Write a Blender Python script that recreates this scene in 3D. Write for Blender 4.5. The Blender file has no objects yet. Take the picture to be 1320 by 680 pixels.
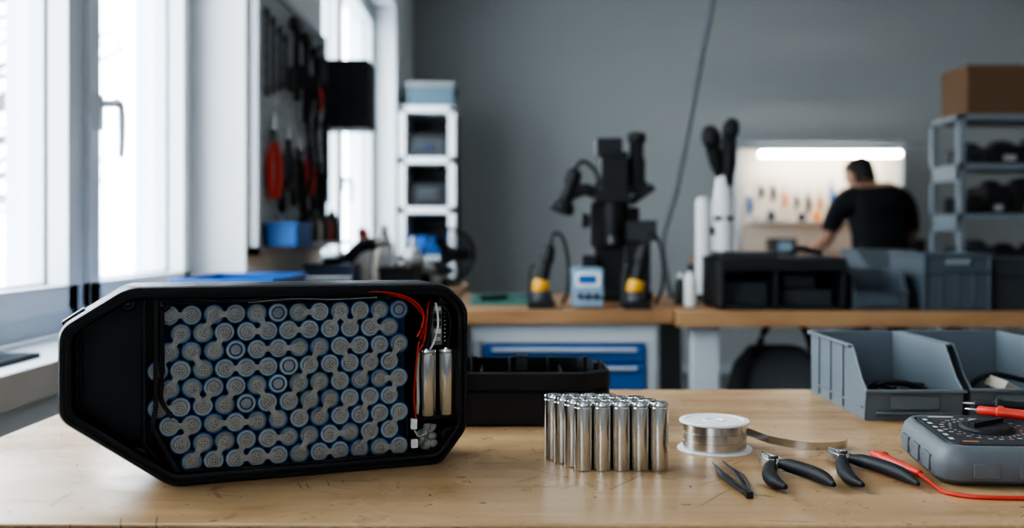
import bpy, bmesh, math, random
from mathutils import Vector, Matrix
random.seed(7)
S=bpy.context.scene
TZ=0.90      # bench top height
# ------------------------------------------------------------------ materials
_m={}
def M(name,col,rough=.5,metal=0,var=.08,scale=30,bump=0,coat=0,em=0,trans=0):
    if name in _m: return _m[name]
    m=bpy.data.materials.new(name); m.use_nodes=True
    nt=m.node_tree; N=nt.nodes; L=nt.links
    p=N['Principled BSDF']
    tc=N.new('ShaderNodeTexCoord'); no=N.new('ShaderNodeTexNoise')
    no.inputs['Scale'].default_value=scale; no.inputs['Detail'].default_value=4
    L.new(tc.outputs['Object'],no.inputs['Vector'])
    mx=N.new('ShaderNodeMix'); mx.data_type='RGBA'
    mx.inputs['A'].default_value=(*[max(0,c*(1-var)) for c in col],1)
    mx.inputs['B'].default_value=(*[min(1,c*(1+var)) for c in col],1)
    L.new(no.outputs['Fac'],mx.inputs['Factor']); L.new(mx.outputs['Result'],p.inputs['Base Color'])
    mr=N.new('ShaderNodeMapRange'); mr.inputs['To Min'].default_value=max(0.02,rough*.85); mr.inputs['To Max'].default_value=min(1,rough*1.15)
    L.new(no.outputs['Fac'],mr.inputs['Value']); L.new(mr.outputs['Result'],p.inputs['Roughness'])
    p.inputs['Metallic'].default_value=metal
    p.inputs['Coat Weight'].default_value=coat
    p.inputs['Transmission Weight'].default_value=trans
    if em:
        p.inputs['Emission Color'].default_value=(*col,1); p.inputs['Emission Strength'].default_value=em
    if bump:
        b=N.new('ShaderNodeBump'); b.inputs['Strength'].default_value=bump; b.inputs['Distance'].default_value=.002
        L.new(no.outputs['Fac'],b.inputs['Height']); L.new(b.outputs['Normal'],p.inputs['Normal'])
    _m[name]=m; return m

def wood(name,c1,c2,c3,worn=1.0,rough=.36):
    m=bpy.data.materials.new(name); m.use_nodes=True
    nt=m.node_tree; N=nt.nodes; L=nt.links; p=N['Principled BSDF']
    tc=N.new('ShaderNodeTexCoord')
    def mapping(sc,rot=(0,0,0),src=None):
        a=N.new('ShaderNodeMapping'); a.inputs['Scale'].default_value=sc
        if any(rot):
            r_=N.new('ShaderNodeMapping'); r_.inputs['Rotation'].default_value=rot
            L.new(src if src else tc.outputs['Object'],r_.inputs['Vector']); L.new(r_.outputs['Vector'],a.inputs['Vector'])
        else: L.new(src if src else tc.outputs['Object'],a.inputs['Vector'])
        return a
    def noise(mp,s,d=4,dist=0):
        n=N.new('ShaderNodeTexNoise'); n.inputs['Scale'].default_value=s; n.inputs['Detail'].default_value=d; n.inputs['Distortion'].default_value=dist
        L.new(mp.outputs['Vector'],n.inputs['Vector']); return n
    def ramp(src,stops):
        r=N.new('ShaderNodeValToRGB'); e=r.color_ramp.elements
        while len(e)<len(stops): e.new(.5)
        for i,(q,c) in enumerate(stops): e[i].position=q; e[i].color=(*c,1)
        L.new(src,r.inputs['Fac']); return r
    def mult(a,b,f=1):
        x=N.new('ShaderNodeMix'); x.data_type='RGBA'; x.blend_type='MULTIPLY'; x.inputs['Factor'].default_value=f
        L.new(a,x.inputs['A']); L.new(b,x.inputs['B']); return x.outputs['Result']
    def math_(op,a,b_):
        x=N.new('ShaderNodeMath'); x.operation=op
        for i,v in enumerate((a,b_)):
            if isinstance(v,(int,float)): x.inputs[i].default_value=v
            else: L.new(v,x.inputs[i])
        return x.outputs[0]
    g=noise(mapping((1.1,13,4)),2.6,6,.5)
    col=ramp(g.outputs['Fac'],[(.3,c1),(.52,c2),(.7,c3)]).outputs['Color']
    st=noise(mapping((1.0,1.5,1)),5,5,.6)
    col=mult(col,ramp(st.outputs['Fac'],[(.34,(.68,.61,.54)),(.54,(1,1,1)),(.7,(1.0,1.0,1.0))]).outputs['Color'],.75*worn)
    s2=noise(mapping((1.0,.6,1)),22,6,1.2)
    col=mult(col,ramp(s2.outputs['Fac'],[(.27,(.45,.36,.29)),(.35,(1,1,1))]).outputs['Color'],.7*worn)
    if worn>.5:
        wob=N.new('ShaderNodeTexNoise'); wob.inputs['Scale'].default_value=5; wob.inputs['Detail'].default_value=1
        L.new(tc.outputs['Object'],wob.inputs['Vector'])
        vm=N.new('ShaderNodeVectorMath'); vm.operation='MULTIPLY_ADD'; vm.inputs[1].default_value=(.06,.06,0)
        L.new(wob.outputs['Color'],vm.inputs[0]); L.new(tc.outputs['Object'],vm.inputs[2])
        for (rot,sx,sy,thr,keep) in [(.45,12,280,.17,.91),(-.8,11,270,.17,.91),(1.25,13,300,.18,.92),(.15,8,200,.2,.93),(-.3,5,220,.17,.94),(2.2,6,270,.2,.93),(.75,5,260,.15,.95)]:
            vo=N.new('ShaderNodeTexVoronoi'); vo.voronoi_dimensions='2D'; vo.inputs['Scale'].default_value=1
            L.new(mapping((sx,sy,1),(0,0,rot),vm.outputs[0]).outputs['Vector'],vo.inputs['Vector'])
            sep=N.new('ShaderNodeSeparateColor'); L.new(vo.outputs['Color'],sep.inputs[0])
            hit=math_('MULTIPLY',math_('LESS_THAN',vo.outputs['Distance'],thr),math_('GREATER_THAN',sep.outputs[0],keep))
            mk=noise(mapping((1,1,1),(0,0,rot+1)),4.5,2)
            hit=math_('MULTIPLY',hit,math_('GREATER_THAN',mk.outputs['Fac'],.53))
            col=mult(col,ramp(hit,[(0,(1,1,1)),(1,(.17,.13,.10))]).outputs['Color'],.8)
    sp=noise(mapping((1,1,1)),95,2)
    col=mult(col,ramp(sp.outputs['Fac'],[(.26,(.3,.25,.2)),(.29,(1,1,1))]).outputs['Color'],worn)
    L.new(col,p.inputs['Base Color'])
    rr=ramp(st.outputs['Fac'],[(.3,(rough*1.5,)*3),(.7,(rough*.8,)*3)])
    L.new(rr.outputs['Color'],p.inputs['Roughness'])
    b=N.new('ShaderNodeBump'); b.inputs['Strength'].default_value=.08; b.inputs['Distance'].default_value=.001
    L.new(g.outputs['Fac'],b.inputs['Height']); L.new(b.outputs['Normal'],p.inputs['Normal'])
    return m

W_BENCH=wood('worn_birch',(.38,.24,.118),(.47,.305,.158),(.53,.36,.197),1.0,.30)
W_FAR=wood('oiled_beech',(.30,.155,.068),(.38,.21,.10),(.45,.265,.13),.3,.5)
BLACK=M('black_plastic',(.009,.009,.011),.35,bump=.05,scale=400)
BLACKM=M('black_matte',(.011,.012,.014),.6)
DARK=M('dark_grey_plastic',(.036,.041,.046),.5)
STEEL=M('brushed_steel',(.62,.62,.61),.22,1,.1,60)
CELLST=M('cell_can_steel',(.68,.685,.68),.20,1,.12,25)
DSTEEL=M('dark_steel',(.10,.10,.11),.35,1)
NICKEL=M('nickel_strip',(.34,.33,.305),.42,.35,.35,260,bump=.4)
CAPG=M('cell_end_grey',(.27,.275,.27),.42,.4,.35,300,bump=.2)
BLUEW=M('blue_shrink_wrap',(.014,.12,.33),.35,0,.25,80)
TEALW=M('blue_grey_wrap',(.05,.15,.26),.4,0,.25,80)
GREYR=M('grey_insulator_ring',(.33,.35,.355),.5,0,.25,200)
WELD=M('weld_dimple',(.09,.085,.08),.5,.6)
RED=M('red_wire',(.50,.03,.015),.35)
REDP=M('red_handle',(.60,.05,.03),.4)
WHITE=M('white_paint',(.80,.82,.84),.5,0,.02)
WPVC=M('white_pvc_frame',(.66,.70,.73),.35,0,.02)
WPL=M('white_plastic',(.78,.78,.77),.4,0,.03)
SILL=M('sill_beige',(.66,.61,.54),.5,0,.08,8)
WALLG=M('grey_wall_paint',(.42,.435,.43),.85,0,.04,2)
WALLW=M('white_wall_paint',(.76,.78,.79),.8,0,.03,2)
CEIL=M('ceiling_paint',(.75,.75,.75),.9)
FLOORM=M('grey_floor',(.16,.165,.17),.4,0,.15,3)
LGREY=M('light_grey_metal',(.50,.53,.55),.45,0,.04)
BLUE=M('blue_drawer',(.015,.11,.34),.4,0,.06)
BLUEB=M('blue_bin',(.010,.11,.38),.4,0,.06)
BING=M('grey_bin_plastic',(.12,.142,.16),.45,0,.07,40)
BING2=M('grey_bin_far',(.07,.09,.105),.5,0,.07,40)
YEL=M('yellow_plastic',(.70,.36,.03),.4)
SKY=M('pale_blue_box',(.24,.36,.46),.4)
GREEN=M('green_mat',(.02,.15,.12),.6)
CARD=M('cardboard',(.17,.095,.05),.8,0,.12)
CREAM=M('cream_plastic',(.52,.46,.37),.6,0,.1)
FOAM=M('grey_foam',(.33,.32,.29),.9,0,.35,160,bump=1)
PEG=M('peg_panel',(.40,.44,.465),.5,0,.05)
LCD=M('lcd',(.22,.26,.22),.2)
ORANGE=M('orange_marks',(.6,.2,.04),.5)
METERG=M('meter_grey',(.125,.137,.146),.5,0,.08,60)
METERF=M('meter_face',(.024,.028,.032),.45,0,.06,60)
MARK=M('printed_marks',(.5,.5,.5),.6)
SKIN=M('skin',(.42,.24,.17),.5,0,.06)
HAIR=M('dark_hair',(.02,.015,.012),.7,0,.4,200)
SHIRT=M('black_cotton',(.006,.007,.010),.85,0,.15,80)
JEANS=M('dark_denim',(.03,.04,.06),.85,0,.15,80)
LAMPE=M('lamp_tube',(1,.95,.86),.4,em=20)
FILLC=M('fill_panel_emitter',(1,.98,.95),.4,em=3.2)
LITB=M('cream_back_panel',(.66,.60,.51),.6,0,.05)
BARK=M('bark_pale',(.16,.16,.16),.9)
PCB=M('green_pcb',(.25,.25,.22),.4,0,.3,300)
GAL=M('galvanised',(.27,.31,.34),.5,.3)
CABLE=M('grey_cable',(.10,.11,.12),.5)

# ------------------------------------------------------------------ builder
def catmull(pts,n=8):
    P=[Vector(p) for p in pts]
    if len(P)<3: return P
    out=[]
    for i in range(len(P)-1):
        p0=P[i-1] if i>0 else P[0]*2-P[1]; p1=P[i]; p2=P[i+1]; p3=P[i+2] if i+2<len(P) else P[-1]*2-P[-2]
        for k in range(n):
            t=k/n
            out.append(.5*((2*p1)+(p2-p0)*t+(2*p0-5*p1+4*p2-p3)*t*t+(-p0+3*p1-3*p2+p3)*t**3))
    out.append(P[-1]); return out
def frame(d):
    d=d.normalized(); up=Vector((0,0,1)) if abs(d.z)<.95 else Vector((1,0,0))
    a=d.cross(up).normalized(); return a,a.cross(d).normalized()
class B:
    def __init__(s): s.bm=bmesh.new(); s.mats=[]; s.X=Matrix.Identity(4)
    def mi(s,m):
        if m not in s.mats: s.mats.append(m)
        return s.mats.index(m)
    def v(s,p): return s.bm.verts.new(s.X@Vector(p))
    def f(s,vs,m):
        try: f=s.bm.faces.new(vs); f.material_index=s.mi(m); f.smooth=True; return f
        except ValueError: return None
    def box(s,x0,x1,y0,y1,z0,z1,m,R=None):
        c=Vector(((x0+x1)/2,(y0+y1)/2,(z0+z1)/2)); vs=[]
        for x in (x0,x1):
            for y in (y0,y1):
                for z in (z0,z1):
                    p=Vector((x,y,z))
                    if R is not None: p=c+R@(p-c)
                    vs.append(s.v(p))
        for q in ((0,1,3,2),(4,6,7,5),(0,4,5,1),(2,3,7,6),(0,2,6,4),(1,5,7,3)): s.f([vs[i] for i in q],m)
    def loft(s,rings,m,close=False,cap0=True,cap1=True):
        R=[[s.v(p) for p in r] for r in rings]; n=len(R[0])
        for i in range(len(R)-1):
            mm=m[i] if isinstance(m,list) else m
            for k in range(n): s.f([R[i][k],R[i][(k+1)%n],R[i+1][(k+1)%n],R[i+1][k]],mm)
        m0=m[0] if isinstance(m,list) else m; m1=m[-1] if isinstance(m,list) else m
        if cap0: s.f(R[0][::-1],m0)
        if cap1: s.f(R[-1],m1)
    def lathe(s,o,axis,prof,m,seg=24,cap0=True,cap1=True):
        o=Vector(o); d=Vector(axis).normalized(); a,b=frame(d)
        rings=[]
        for r,h in prof:
            r=max(r,1e-5)
            rings.append([o+d*h+(a*math.cos(t)+b*math.sin(t))*r for t in [2*math.pi*k/seg for k in range(seg)]])
        s.loft(rings,m,cap0=cap0,cap1=cap1)
    def cyl(s,p0,p1,r,m,seg=16,r1=None):
        p0=Vector(p0); p1=Vector(p1); s.lathe(p0,p1-p0,[(r,0),(r if r1 is None else r1,(p1-p0).length)],m,seg)
    def tube(s,pts,r,m,seg=8,n=6,flat=1.0,spline=True):
        P=catmull(pts,n) if spline else [Vector(p) for p in pts]
        K=len(P); rings=[]
        for i,p in enumerate(P):
            d=(P[min(i+1,K-1)]-P[max(i-1,0)])
            a,b=frame(d)
            if isinstance(r,(list,tuple)):
                t=i/(K-1)*(len(r)-1); j=min(int(t),len(r)-2); rr=r[j]+(r[j+1]-r[j])*(t-j)
            else: rr=r
            rings.append([p+a*math.cos(2*math.pi*k/seg)*rr+b*math.sin(2*math.pi*k/seg)*rr*flat for k in range(seg)])
        s.loft(rings,m)
    def prism(s,poly,h0,h1,m,ax='z'):
        def q(p,h): return {'z':(p[0],p[1],h),'y':(p[0],h,p[1]),'x':(h,p[0],p[1])}[ax]
        s.loft([[q(p,h0) for p in poly],[q(p,h1) for p in poly]],m)
    def ball(s,c,r,m,seg=16,rg=10,R=None):
        c=Vector(c); r=(r,r,r) if not hasattr(r,'__len__') else r; rings=[]
        for i in range(rg+1):
            t=math.pi*i/rg; row=[]
            for k in range(seg):
                u=2*math.pi*k/seg
                p=Vector((r[0]*max(math.sin(t),1e-3)*math.cos(u),r[1]*max(math.sin(t),1e-3)*math.sin(u),-r[2]*math.cos(t)))
                if R is not None: p=R@p
                row.append(c+p)
            rings.append(row)
        s.loft(rings,m)
    def done(s,name,parent=None,bev=0,ang=35,seg=2,loc=None,rot=None):
        bmesh.ops.recalc_face_normals(s.bm,faces=s.bm.faces)
        me=bpy.data.meshes.new(name); s.bm.to_mesh(me); s.bm.free()
        for m in s.mats: me.materials.append(m)
        me.set_sharp_from_angle(angle=math.radians(ang))
        o=bpy.data.objects.new(name,me); S.collection.objects.link(o)
        if parent: o.parent=parent
        if loc: o.location=loc
        if rot: o.rotation_euler=rot
        if bev:
            md=o.modifiers.new('bevel','BEVEL'); md.width=bev; md.segments=seg; md.limit_method='ANGLE'; md.angle_limit=math.radians(40)
            md.harden_normals=False
        return o
def empty(name,loc=(0,0,0),rot=(0,0,0)):
    e=bpy.data.objects.new(name,None); e.empty_display_size=.05; e.location=loc; e.rotation_euler=rot
    S.collection.objects.link(e); return e
def RZ(a): return Matrix.Rotation(a,3,'Z')
def inset(poly,d):
    n=len(poly); out=[]
    for i in range(n):
        p0=Vector(poly[i-1]);p1=Vector(poly[i]);p2=Vector(poly[(i+1)%n])
        e1=(p1-p0).normalized(); e2=(p2-p1).normalized()
        n1=Vector((-e1.y,e1.x)); n2=Vector((-e2.y,e2.x)); b=(n1+n2).normalized()
        out.append(tuple(p1+b*(d/max(.3,b.dot(n1)))))
    return out
def rnd(poly,r,k=5):
    n=len(poly); out=[]
    for i in range(n):
        p0=Vector(poly[i-1]);p1=Vector(poly[i]);p2=Vector(poly[(i+1)%n])
        a=p1+(p0-p1).normalized()*r; b=p1+(p2-p1).normalized()*r
        for j in range(k+1):
            t=j/k; out.append(tuple(a*(1-t)**2+p1*2*t*(1-t)+b*t*t))
    return out

# ------------------------------------------------------------------ room shell
XI,XO=-.79,-1.12; YF,YB=-3.4,8.0; XR=5.0; H=3.15
b=B(); b.box(XO,XR+.2,YF-.2,YB+.2,-.1,0,FLOORM); b.done('floor')
b=B(); b.box(XO,XR+.2,YF-.2,YB+.2,H,H+.1,CEIL); b.done('ceiling')
b=B(); b.box(XO,XR+.2,YB,YB+.2,0,H,WALLG); b.done('wall_back')
b=B(); b.box(XO,XR+.2,YF-.2,YF,0,H,WALLW); b.done('wall_front')
b=B(); b.box(XR,XR+.2,YF,YB,0,H,WALLG); b.done('wall_right')
wins=[(-3.0,-.5),(.6,2.95),(4.14,6.76)]; z0,z1=.8575,2.66  # first opening is unseen behind the camera, added to light front faces
b=B(); ys=[YF]+[y for w in wins for y in w]+[YB]
for i in range(0,len(ys),2): b.box(XO,XI,ys[i],ys[i+1],0,H,WALLW)
for a,c in wins: b.box(XO,XI,a,c,0,z0,WALLW); b.box(XO,XI,a,c,z1,H,WALLW)
b.done('wall_left')
b=B(); b.box(XI,XR,YB-.015,YB,0,.08,LGREY); b.done('baseboard_back')
# glass
gm=bpy.data.materials.new('window_glass'); gm.use_nodes=True; nt=gm.node_tree; nt.nodes.clear()
o=nt.nodes.new('ShaderNodeOutputMaterial'); mx=nt.nodes.new('ShaderNodeMixShader'); t=nt.nodes.new('ShaderNodeBsdfTransparent'); g=nt.nodes.new('ShaderNodeBsdfGlossy')
g.inputs['Roughness'].default_value=.02; t.inputs['Color'].default_value=(.98,.99,1,1); mx.inputs[0].default_value=.04
nt.links.new(t.outputs[0],mx.inputs[1]); nt.links.new(g.outputs[0],mx.inputs[2]); nt.links.new(mx.outputs[0],o.inputs[0])
for i,(a,c) in enumerate(wins):
    e=empty('window_%d'%(i+1),(0,0,0))
    b=B(); zs=z0+.055
    b.box(XO+.02,-.955,a,a+.06,zs,z1,WPVC); b.box(XO+.02,-.955,c-.045,c,zs,z1,WPVC)
    b.box(XO+.02,-.955,a,c,zs,zs+.05,WPVC); b.box(XO+.02,-.955,a,c,z1-.06,z1,WPVC)
    mids=[2.19] if i==1 else ([-1.75] if i==0 else [5.45])
    edges=[a+.06]+[x for m_ in mids for x in (m_-.03,m_+.03)]+[c-.045]
    for m_ in mids: b.box(XO+.02,-.955,m_-.03,m_+.03,zs,z1,WPVC)
    for k in range(0,len(edges),2):
        p,q=edges[k],edges[k+1]; s0,s1=zs+.05,z1-.06; w=.055
        b.box(-1.03,-.94,p,p+w,s0,s1,WPVC); b.box(-1.03,-.94,q-w*.9,q,s0,s1,WPVC)
        b.box(-1.03,-.94,p,q,s0,s0+w,WPVC); b.box(-1.03,-.94,p,q,s1-w,s1,WPVC)
        b.box(-.992,-.986,p+w,p+w+.004,s0+w,s1-w,DARK); b.box(-.992,-.986,q-w*.9-.004,q-w*.9,s0+w,s1-w,DARK); b.box(-.992,-.986,p+w,q-w*.9,s0+w,s0+w+.004,DARK)
    b.done('frame',e,bev=.006)
    b=B(); b.box(-1.0,-.995,a+.06,c-.05,zs+.06,z1-.07,gm); b.done('glass',e)
    b=B(); hy=(mids[0]+.065); hz=1.40
    b.box(-.94,-.93,hy-.014,hy+.014,hz-.04,hz+.04,WPVC); b.cyl((-.93,hy,hz+.02),(-.895,hy,hz+.02),.009,LGREY)
    b.tube([(-.897,hy,hz+.025),(-.893,hy+.02,hz+.012),(-.893,hy+.025,hz-.05),(-.893,hy+.02,hz-.10)],[.009,.009,.007],LGREY); b.done('handle',e)
    b=B(); b.box(-.955,-.765,a-.0,c,z0,z0+.055,SILL); b.box(-.955,-.768,a,c,z0+.053,z0+.0555,WPVC); b.done('sill_board',e,bev=.003)
    ld=bpy.data.lights.new('window_portal_%d'%(i+1),'AREA'); ld.shape='RECTANGLE'; ld.size=c-a; ld.size_y=z1-z0
    ld.cycles.is_portal=True
    lo=bpy.data.objects.new('window_portal_%d'%(i+1),ld); lo.location=(-1.16,(a+c)/2,(z0+z1)/2)
    lo.rotation_euler=(math.pi/2,0,-math.pi/2); S.collection.objects.link(lo)
# outside tree
b=B()
b.tube([(-4.2,7.4,-.5),(-4.15,7.4,1.2),(-4.25,7.35,2.6),(-4.1,7.4,4)],[.13,.10,.07,.03],BARK)
for i in range(60):
    z=random.uniform(.9,3.4); a=random.uniform(0,6.28); l=random.uniform(.5,1.7)
    p=Vector((-4.2,7.4,z)); d=Vector((math.cos(a)*.8,math.sin(a),random.uniform(.1,.7)))
    q=p+d*l; r_=q+Vector((random.uniform(-.3,.3),random.uniform(-.4,.4),random.uniform(-.2,.4)))
    b.tube([p,p+d*l*.5+Vector((0,0,.08)),q,r_],[.03,.018,.008],BARK,seg=5,n=3)
b.done('bare_tree')
b=B(); b.box(-40,XO-.05,-30,60,-.6,-.5,M('snowy_ground',(.75,.77,.8),.9)); b.done('ground_outside')

# ------------------------------------------------------------------ near workbench
e=empty('workbench')
b=B(); b.box(-.572,1.7,.779,1.45,TZ-.04,TZ,W_BENCH); b.done('top',e,bev=.002)
b=B()
for x in (-.5,1.6):
    for y in (.84,1.37): b.box(x-.03,x+.03,y-.03,y+.03,0,TZ-.04,DARK)
b.box(-.47,1.57,1.35,1.39,.7,.86,DARK); b.box(-.47,1.57,.83,.86,.78,.86,DARK); b.done('legs',e)

# ------------------------------------------------------------------ battery pack
ang=math.radians(20.8)
pk=empty('ebike_battery_pack',(-.391,.857,TZ),(0,0,ang))
OUT=[(0,.066),(.092,0),(.345,0),(.372,.034),(.372,.155),(.349,.178),(.055,.180),(.0,.145)]
OR=rnd(OUT,.010)
I1=rnd(inset(OUT,.0045),.009); I2=rnd(inset(OUT,.008),.008); I3=rnd(inset(OUT,.0105),.008); I4=rnd(inset(OUT,.012),.008)
OS=rnd(inset(OUT,.004),.009)
def at(poly,y): return [(p[0],y,p[1]) for p in poly]
b=B()
b.loft([at(OS,.084),at(OR,.078),at(OR,.052),at(OS,.050),at(OS,.047),at(OR,.045),at(OR,.003),at(rnd(inset(OUT,.0015),.01),0),at(I1,0),at(I1,.003),at(I2,.003),at(I2,.0),at(I3,0.0005),at(I4,.004),at(I4,.076)],BLACK,cap0=True,cap1=True)
b.done('shell',pk,ang=30)
b=B()
lp=[(.0125,.070),(.074,.024),(.078,.030),(.078,.168),(.058,.168),(.0125,.139)]
b.prism(lp,.034,.038,BLACK,'y')
def rib(p,q,t,y0,y1,m=BLACK):
    p=Vector(p);q=Vector(q);d=(q-p).normalized();n=Vector((-d.y,d.x))*t/2
    b.prism([tuple(p-n),tuple(q-n),tuple(q+n),tuple(p+n)],y0,y1,m,'y')
rib((.0795,.070),(.0795,.168),.004,.002,.076)
rib((.070,.036),(.070,.168),.003,.012,.04)
rib((.0795,.072),(.0765,.052),.004,.002,.076); rib((.0765,.054),(.0985,.012),.004,.003,.076)
rib((.070,.038),(.088,.014),.003,.012,.04)
rib((.312,.012),(.312,.05),.002,.01,.076)
for (y,s) in ((.030,.006),(.024,.003)):
    b.prism(rnd([(.0125,.071),(.0125+s,.071),(.0125+s,.138),(.0125,.139)],.0005,2),y,.036,BLACK,'y')
for c in [(.056,.165),(.066,.030),(.350,.163),(.353,.028),(.085,.163)]:
    b.lathe((c[0],.012,c[1]),(0,-1,0),[(.0075,-.03),(.0075,.004),(.0062,.006),(.0032,.006),(.003,.001)],BLACK,18)
    b.lathe((c[0],.010,c[1]),(0,-1,0),[(.003,-.02),(.003,.0)],DSTEEL,10)
b.done('ribs',pk,bev=.0006)
b=B()
b.box(.006,.05,.02,.06,.1545,.1600,BLACK,Matrix.Rotation(-math.radians(34),3,'Y'))
b.box(.0,.022,.03,.05,.1495,.1545,DSTEEL,Matrix.Rotation(-math.radians(34),3,'Y'))
b.done('latch',pk,bev=.001)
# cells
PX,PZ=.0193,.01665
starts=[(0,12),(1,12),(0,12),(-1,13),(0,12),(-1,13),(0,12),(1,11),(2,11)]
pos={}
for r,(so,n) in enumerate(starts):
    for k in range(n):
        h=so+2*k
        u=.0912+h*PX/2; w=.1530-r*PZ
        if u>.309: continue
        pos[(r,h)]=(u+random.uniform(-.0003,.0003),w+random.uniform(-.0002,.0002))
b=B()
for k,(u,w) in pos.items():
    y=.0085+random.uniform(0,.0007); wr=random.choice([BLUEW,BLUEW,BLUEW,TEALW])
    if random.random()<.6:
        b.lathe((u,y,w),(0,-1,0),[(.0094,-.064),(.0094,-.0006),(.0092,0),(.0086,0),(.0084,-.0003),(.0062,-.0002),(.0060,-.0014),(.0048,-.0014),(.0046,.0001),(.0001,.0002)],
            [wr,wr,wr,DARK,GREYR,DARK,wr,CAPG,CAPG],22,cap0=False)
    else:
        b.lathe((u,y,w),(0,-1,0),[(.0094,-.064),(.0094,-.0006),(.0092,0),(.0083,.0),(.0081,-.0005),(.0058,-.0004),(.0054,-.0010),(.0045,-.0010),(.0043,-.0003),(.0001,-.0003)],
            [wr,wr,wr,DARK,CAPG,DARK,BLUEW,CAPG,CAPG],22,cap0=False)
b.done('cells',pk)
free=set(pos); order=sorted(pos); random.shuffle(order)
dirs=[(0,2),(0,-2),(1,1),(1,-1),(-1,1),(-1,-1)]
b=B()
def disc(u,w,r,y,m,seg=18): b.lathe((u,y,w),(0,-1,0),[(r,0),(r,.00035)],m,seg)
for k in order:
    if k not in free or random.random()<.30: continue
    ch=[k]; free.discard(k); L=random.choice([2,2,2,3,3,3,4]); last=None
    while len(ch)<L:
        c=ch[-1]; nb=[d for d in dirs if (c[0]+d[0],c[1]+d[1]) in free]
        if not nb: break
        d_=last if (last in nb and random.random()<.8) else random.choice(nb); last=d_
        q=(c[0]+d_[0],c[1]+d_[1]); ch.append(q); free.discard(q)
    if len(ch)==1: continue
    y0=.0085-.0005
    for i,c in enumerate(ch):
        u,w=pos[c]; rr=.0058
        b.lathe((u,y0,w),(0,-1,0),[(rr,0),(rr,.0004),(rr*.93,.0005),(.0037,.0005),(.0035,.0002),(.0001,.0002)],[NICKEL,NICKEL,NICKEL,WELD,NICKEL],18,cap0=False)
        for a in (0.7,2.2,3.9,5.3):
            disc(u+.0018*math.cos(a+i),w+.0018*math.sin(a+i),.00055,y0-.0001,WELD,8)
        if i:
            a=Vector(pos[ch[i-1]]); q=Vector(pos[c]); d=(q-a).normalized(); n=Vector((-d.y,d.x))
            A=a+d*.0040; Q=q-d*.0040; mid=(A+Q)/2
            poly=[A-n*.0038,mid-n*.0026,Q-n*.0038,Q+n*.0038,mid+n*.0026,A+n*.0038]
            b.prism([tuple(p) for p in poly],y0-.0008,y0-.0003,NICKEL,'y')
b.done('nickel_strips',pk)
b=B()
b.prism([(.080,.052),(.099,.012),(.312,.012),(.312,.168),(.080,.168)],.020,.023,M('cell_holder',(.015,.05,.11),.6),'y'); b.done('cell_holder',pk)
b=B()
for u in (.3335,.3535):
    b.lathe((u,.014,.047),(0,0,1),[(.0085,0),(.0092,.001),(.0092,.0605),(.0087,.0612),(.0087,.0622),(.0092,.063),(.0090,.0650),(.0075,.0652),(.0072,.0640),(.0045,.0640),(.0042,.0665),(.0001,.0665)],CELLST,28)
b.done('side_cells',pk)
b=B(); b.box(.3255,.362,.012,.03,.042,.0468,BLACKM); b.box(.338,.349,.014,.017,.116,.158,PCB)
for i in range(5): b.box(.340,.347,.011,.014,.120+i*.0075,.1245+i*.0075,random.choice([BLACKM,STEEL,WPL]))
for i in range(9): b.cyl((.3515,.012,.120+i*.004),(.3515,.016,.120+i*.004),.0012,STEEL,8)
b.box(.3255,.362,.022,.026,.05,.12,BLACKM); b.done('balancing_board',pk,bev=.0004)
b=B()
for i in range(14):
    a=i*.9; b.ball((.332+.008*math.cos(a)*(.4+i*.05)+.003,.018+random.uniform(-.002,.002),.025+.009*math.sin(a)),(random.uniform(.003,.0055),.004,random.uniform(.003,.007)),FOAM,12,8,Matrix.Rotation(a,3,'Y'))
b.done('foam_blob',pk)
b=B()
R_=.0013
b.tube([(.262,.006,.169),(.28,.002,.1705),(.300,.0,.168),(.318,.0,.160),(.326,.001,.148),(.324,.0,.135),(.3195,.001,.126)],R_,RED)
b.tube([(.268,.007,.166),(.29,.003,.168),(.310,.003,.163),(.3225,.003,.152),(.329,.003,.138),(.327,.004,.12),(.3215,.004,.112)],R_,RED)
b.tube([(.335,.010,.160),(.331,.003,.155),(.330,.003,.142),(.3265,.004,.130),(.3215,.003,.118),(.3185,.003,.09),(.3175,.004,.065),(.3190,.003,.048),(.3175,.004,.035)],.0010,RED)
b.tube([(.338,.012,.158),(.335,.005,.145),(.3335,.006,.13),(.332,.008,.113)],.0014,BLACKM)
b.tube([(.345,.012,.158),(.352,.006,.150),(.355,.006,.135),(.3535,.009,.113)],.0014,BLACKM)
b.tube([(.341,.010,.158),(.3405,.002,.150),(.341,.002,.135),(.338,.006,.12),(.335,.009,.1125)],.0011,WPL)
b.tube([(.3175,.004,.035),(.322,.004,.028),(.328,.006,.030)],.0012,STEEL)
b.tube([(.3225,.007,.110),(.3215,.006,.09),(.3220,.006,.065),(.321,.006,.05)],.0016,CREAM)
b.tube([(.300,.006,.170),(.315,.001,.1685),(.335,.003,.168),(.338,.010,.161)],.0014,BLACKM)
for k in range(4):
    pts=[(.084+random.uniform(-.001,.002)+(.008 if j==6 else 0),.005,.158-.016*j+random.uniform(-.003,.003)) for j in range(7)]
    b.tube(pts,.0011,BLACKM)
for k in range(3):
    pts=[(.085+.03*j,.004+random.uniform(-.002,.002),.1655+random.uniform(-.002,.002)) for j in range(8)]
    b.tube(pts,.0013,BLACKM)
b.tube([(.16,.003,.1635),(.20,.002,.166),(.24,.002,.1645),(.28,.002,.1655)],.0006,CAPG)
for k in range(2):
    pts=[(.105+.03*j,.005+random.uniform(-.002,.001),.0115+random.uniform(-.001,.002)) for j in range(8)]
    b.tube(pts,.0012,BLACKM)
b.box(.3145,.320,.002,.007,.036,.046,WPL); b.box(.3145,.3205,.001,.006,.018,.026,WPL)
b.done('wiring',pk)

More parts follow.
